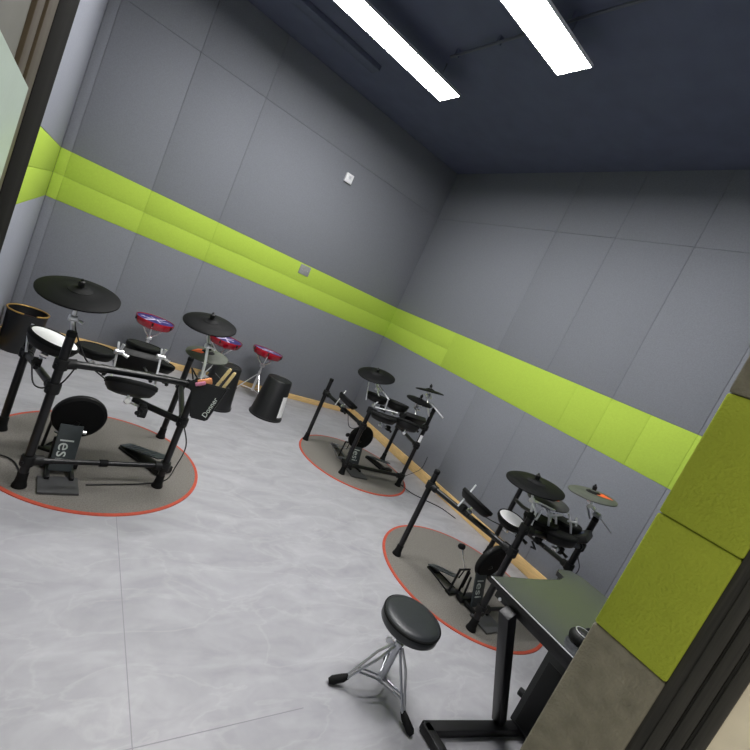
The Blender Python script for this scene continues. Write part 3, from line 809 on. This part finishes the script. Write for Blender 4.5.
bucket((1.345, 3.78), 'upturned black plastic bucket without a label, behind the stick bag', .158, .118, .40)
t = thing('waste_bin', 'round black waste bin with a gold rim in the left room corner', 'bin', (-.105, 4.03, 0))
bx, by, bh, br = -.112, 4.03, .31, .125
bm = new(); lathe(bm, [(0, .001), (br * .9, .001), (br * .92, .006), (br, bh), (br - .004, bh), (br * .9, .01), (0, .008)], (bx, by, 0), seg=48); obj('bin_wall', bm, BIN, t)
bm = new()
pts = [(bx + (br + .002) * math.cos(a), by + (br + .002) * math.sin(a), bh + .003) for a in [R(-62 + i * 325 / 48) for i in range(49)]]
tube(bm, pts, .006, 10); obj('gold_rim', bm, GOLD, t, ang=80)
bm = new(); lathe(bm, [(0, bh - .05), (br * .5, bh - .045), (br * .96, bh - .06)], (bx, by, 0), seg=24); obj('liner', bm, mat('dark_brown_liner', '2a1812', .4, var=.5, scale=30), t)

# ------------------------------------------------------------------ drum stool
sx, sy = 1.392, .943
t = thing('drum_stool', 'round black padded drum stool on a chrome tripod', 'stool', (sx, sy, 0))
bm = new(); r = .121; zt = .365; th = .052
prof = [(0, zt - th), (r - .008, zt - th), (r, zt - th + .008), (r + .001, zt - .022), (r - .004, zt - .008), (r - .018, zt + .001), (r * .6, zt + .004), (0, zt + .005)]
lathe(bm, prof, (sx, sy, 0), seg=64); st = obj('seat', bm, LEATHER, t, ang=60)
bm = new(); lathe(bm, [(r - .004, zt - .008), (r + .0015, zt - .010), (r + .002, zt - .014), (r + .001, zt - .018)], (sx, sy, 0), seg=64); obj('piping', bm, RUBBER, st, ang=80)
bm = new(); lathe(bm, [(0, zt - th - .012), (.05, zt - th - .012), (.055, zt - th), (0, zt - th)], (sx, sy, 0), seg=20); obj('seat_bracket', bm, DESKF, t)
bm = new(); tube(bm, [(sx, sy, zt - th), (sx, sy, .06)], .0095, 14); tube(bm, [(sx, sy, .235), (sx, sy, .05)], .0135, 16)
lathe(bm, [(0, .205), (.019, .205), (.019, .24), (0, .24)], (sx, sy, 0), seg=16); lathe(bm, [(0, .05), (.018, .05), (.018, .075), (0, .075)], (sx, sy, 0), seg=16)
obj('column', bm, STEELD, t)
bm = new(); tube(bm, [(sx, sy, .225), (sx - .035, sy + .02, .228)], .004, 8); lathe(bm, [(0, -.003), (.014, -.003), (.014, .003), (0, .003)], (sx - .04, sy + .022, .23), (.5, 1, 0), 10); obj('wing_bolt', bm, CHROME, t)
for F_ in ((1.208, 1.006), (1.426, .76), (1.53, 1.06)):
    f = Vector((F_[0], F_[1], 0)); e = (f - Vector((sx, sy, 0))); Ln = e.length; e.normalize(); s = Vector((0, 0, 1)).cross(e)
    b_ = Vector((sx, sy, 0))
    lg_bm = new()
    for k in (-1, 1):
        tube(lg_bm, [b_ + e * .018 + s * k * .007 + Vector((0, 0, .22)), b_ + e * .062 + s * k * .016 + Vector((0, 0, .165)), b_ + e * (Ln - .045) + s * k * .006 + Vector((0, 0, .04))], .0052, 8)
        tube(lg_bm, [b_ + e * .014 + s * k * .012 + Vector((0, 0, .062)), b_ + e * (Ln * .62) + s * k * .011 + Vector((0, 0, .085))], .0042, 8)
    tube(lg_bm, [b_ + e * (Ln - .06) + Vector((0, 0, .05)), b_ + e * (Ln - .01) + Vector((0, 0, .018))], .0075, 8)
    lg = obj('leg', lg_bm, STEELD, t)
    bm = new(); tube(bm, [b_ + e * (Ln - .052) + Vector((0, 0, .046)), b_ + e * (Ln - .035) + Vector((0, 0, .034)), b_ + e * (Ln + .005) + Vector((0, 0, .017)), b_ + e * (Ln + .018) + Vector((0, 0, .011))], [.010, .0155, .0165, .010], 12); obj('rubber_foot', bm, RUBBER, lg)

# ------------------------------------------------------------------ desk
da = R(-6); DX = Vector((math.cos(da), math.sin(da), 0)); DY = Vector((0, -1, 0)); DX0 = Vector((1.482, .79, 0))
def D(u, v, z): return DX0 + DX * u + DY * v + Vector((0, 0, z))
t = thing('computer_desk', 'dark glossy desk on slanted charcoal metal legs beside the green pillar', 'desk', D(.3, .28, 0))
ZD = .68
out = [(0, .0), (.12, -.004), (.26, -.002), (.44, -.012), (.50, -.03), (.515, -.07), (.54, -.085), (.63, -.08), (.66, -.04), (.66, .58), (.02, .58), (0, .56)]
bm = new(); P2 = [D(u, v, 0) for u, v in out]
prism(bm, [(p.x, p.y) for p in P2], ZD - .022, ZD - .002); dt = obj('desktop', bm, DESKF, t)
bm = new(); prism(bm, [(p.x, p.y) for p in [D(.004 + u * .987, .004 + v * .986, 0) for u, v in out]], ZD - .002, ZD); obj('surface', bm, DESKT, dt)
bm = new(); tube(bm, [D(-.001, .003, ZD - .002), D(-.001, .56, ZD - .002)], .0022, 6); obj('edge_strip', bm, DESKE, dt)
def bar(bm, p, q, w, h, up=(0, 0, 1)):
    p = Vector(p); q = Vector(q); d = q - p; x = d.normalized(); s = Vector(up).cross(x).normalized(); u = x.cross(s)
    box(bm, (p + q) / 2, (d.length, w, h), Matrix((x, s, u)).transposed(), bev=.004)
F0 = Vector((1.488, 0.745, 0.020)) + Vector((0, 0, .0)); F1 = Vector((2.053, 0.617, 0.020)); L0 = Vector((1.887, 0.678, 0.035)); L1 = Vector((1.473, 0.671, 0.630))
F0.z = F1.z = .02
for v in (0, .36):
    o_ = Vector((0, -v, 0))
    bm = new(); bar(bm, F0 + o_, F1 + o_, .045, .036); obj('foot_bar', bm, DESKF, t)
    bm = new(); bar(bm, L0 + o_, L1 + o_, .045, .045); obj('slanted_leg', bm, DESKF, t)
    bm = new(); bar(bm, L1 + o_ + Vector((.04, 0, .0)), L1 + o_ + Vector((.5, -.06, 0)), .04, .025); obj('top_rail', bm, DESKF, t)
bm = new(); bar(bm, F0 + Vector((.015, .01, 0)), F0 + Vector((.015, -.46, 0)), .04, .036); obj('floor_rail', bm, DESKF, t)
bm = new(); bar(bm, D(.03, .03, ZD - .042), D(.03, .56, ZD - .042), .02, .035); obj('apron', bm, DESKF, t)
bm = new(); lathe(bm, [(0, 0), (.006, 0), (.006, .003), (0, .004)], D(.0, .072, ZD - .04) - DX * .004, (-1, 0, 0), 12); obj('screw', bm, CHROME, t)

# case under the desk
t = thing('computer_case', 'black upright box with a knob on its side, under the desk', 'computer case', (2.12, .47, 0))
bm = new(); box(bm, (2.15, .475, .2215), (.40, .39, .363), bev=.005); cs = obj('case_body', bm, BOXM, t)
bm = new(); box(bm, (1.9485, .475, .21), (.004, .34, .31), bev=.001); obj('side_panel', bm, BLACKM, cs)
bm = new(); lathe(bm, [(0, 0), (.018, 0), (.018, .022), (.014, .026), (0, .026)], (1.972, .672, .155), (-.3, 1, 0), 20); obj('knob', bm, BOXM, cs)

# headphones on the desk
h0 = Vector((1.59, .478, ZD))
t = thing('headphones', 'black headphones lying on the desk against the green pillar', 'headphones', h0)
bm = new(); lathe(bm, [(0, .001), (.036, .001), (.040, .01), (.040, .022), (.032, .034), (.015, .041), (0, .043)], h0, (0, 0, 1), 28); ec = obj('ear_cup', bm, BLACKM, t)
bm = new(); lathe(bm, [(.026, .037), (.029, .0375), (.030, .036)], h0 + Vector((0, 0, .0005)), (0, 0, 1), 28); obj('silver_ring', bm, CHROME, ec)
h1 = h0 + Vector((.13, -.07, 0))
bm = new(); lathe(bm, [(0, .001), (.036, .001), (.040, .01), (.040, .022), (.032, .034), (.015, .041), (0, .043)], h1, (0, 0, 1), 28); obj('ear_cup', bm, BLACKM, t)
bm = new(); m_ = (h0 + h1) / 2
tube(bm, smooth_path([h0 + Vector((.045, .005, .012)), h0 + Vector((.07, .02, .022)), m_ + Vector((.04, .04, .022)), h1 + Vector((.05, .03, .02)), h1 + Vector((.03, .03, .015))], 6), .007, 8); obj('headband', bm, RUBBER, t, ang=80)
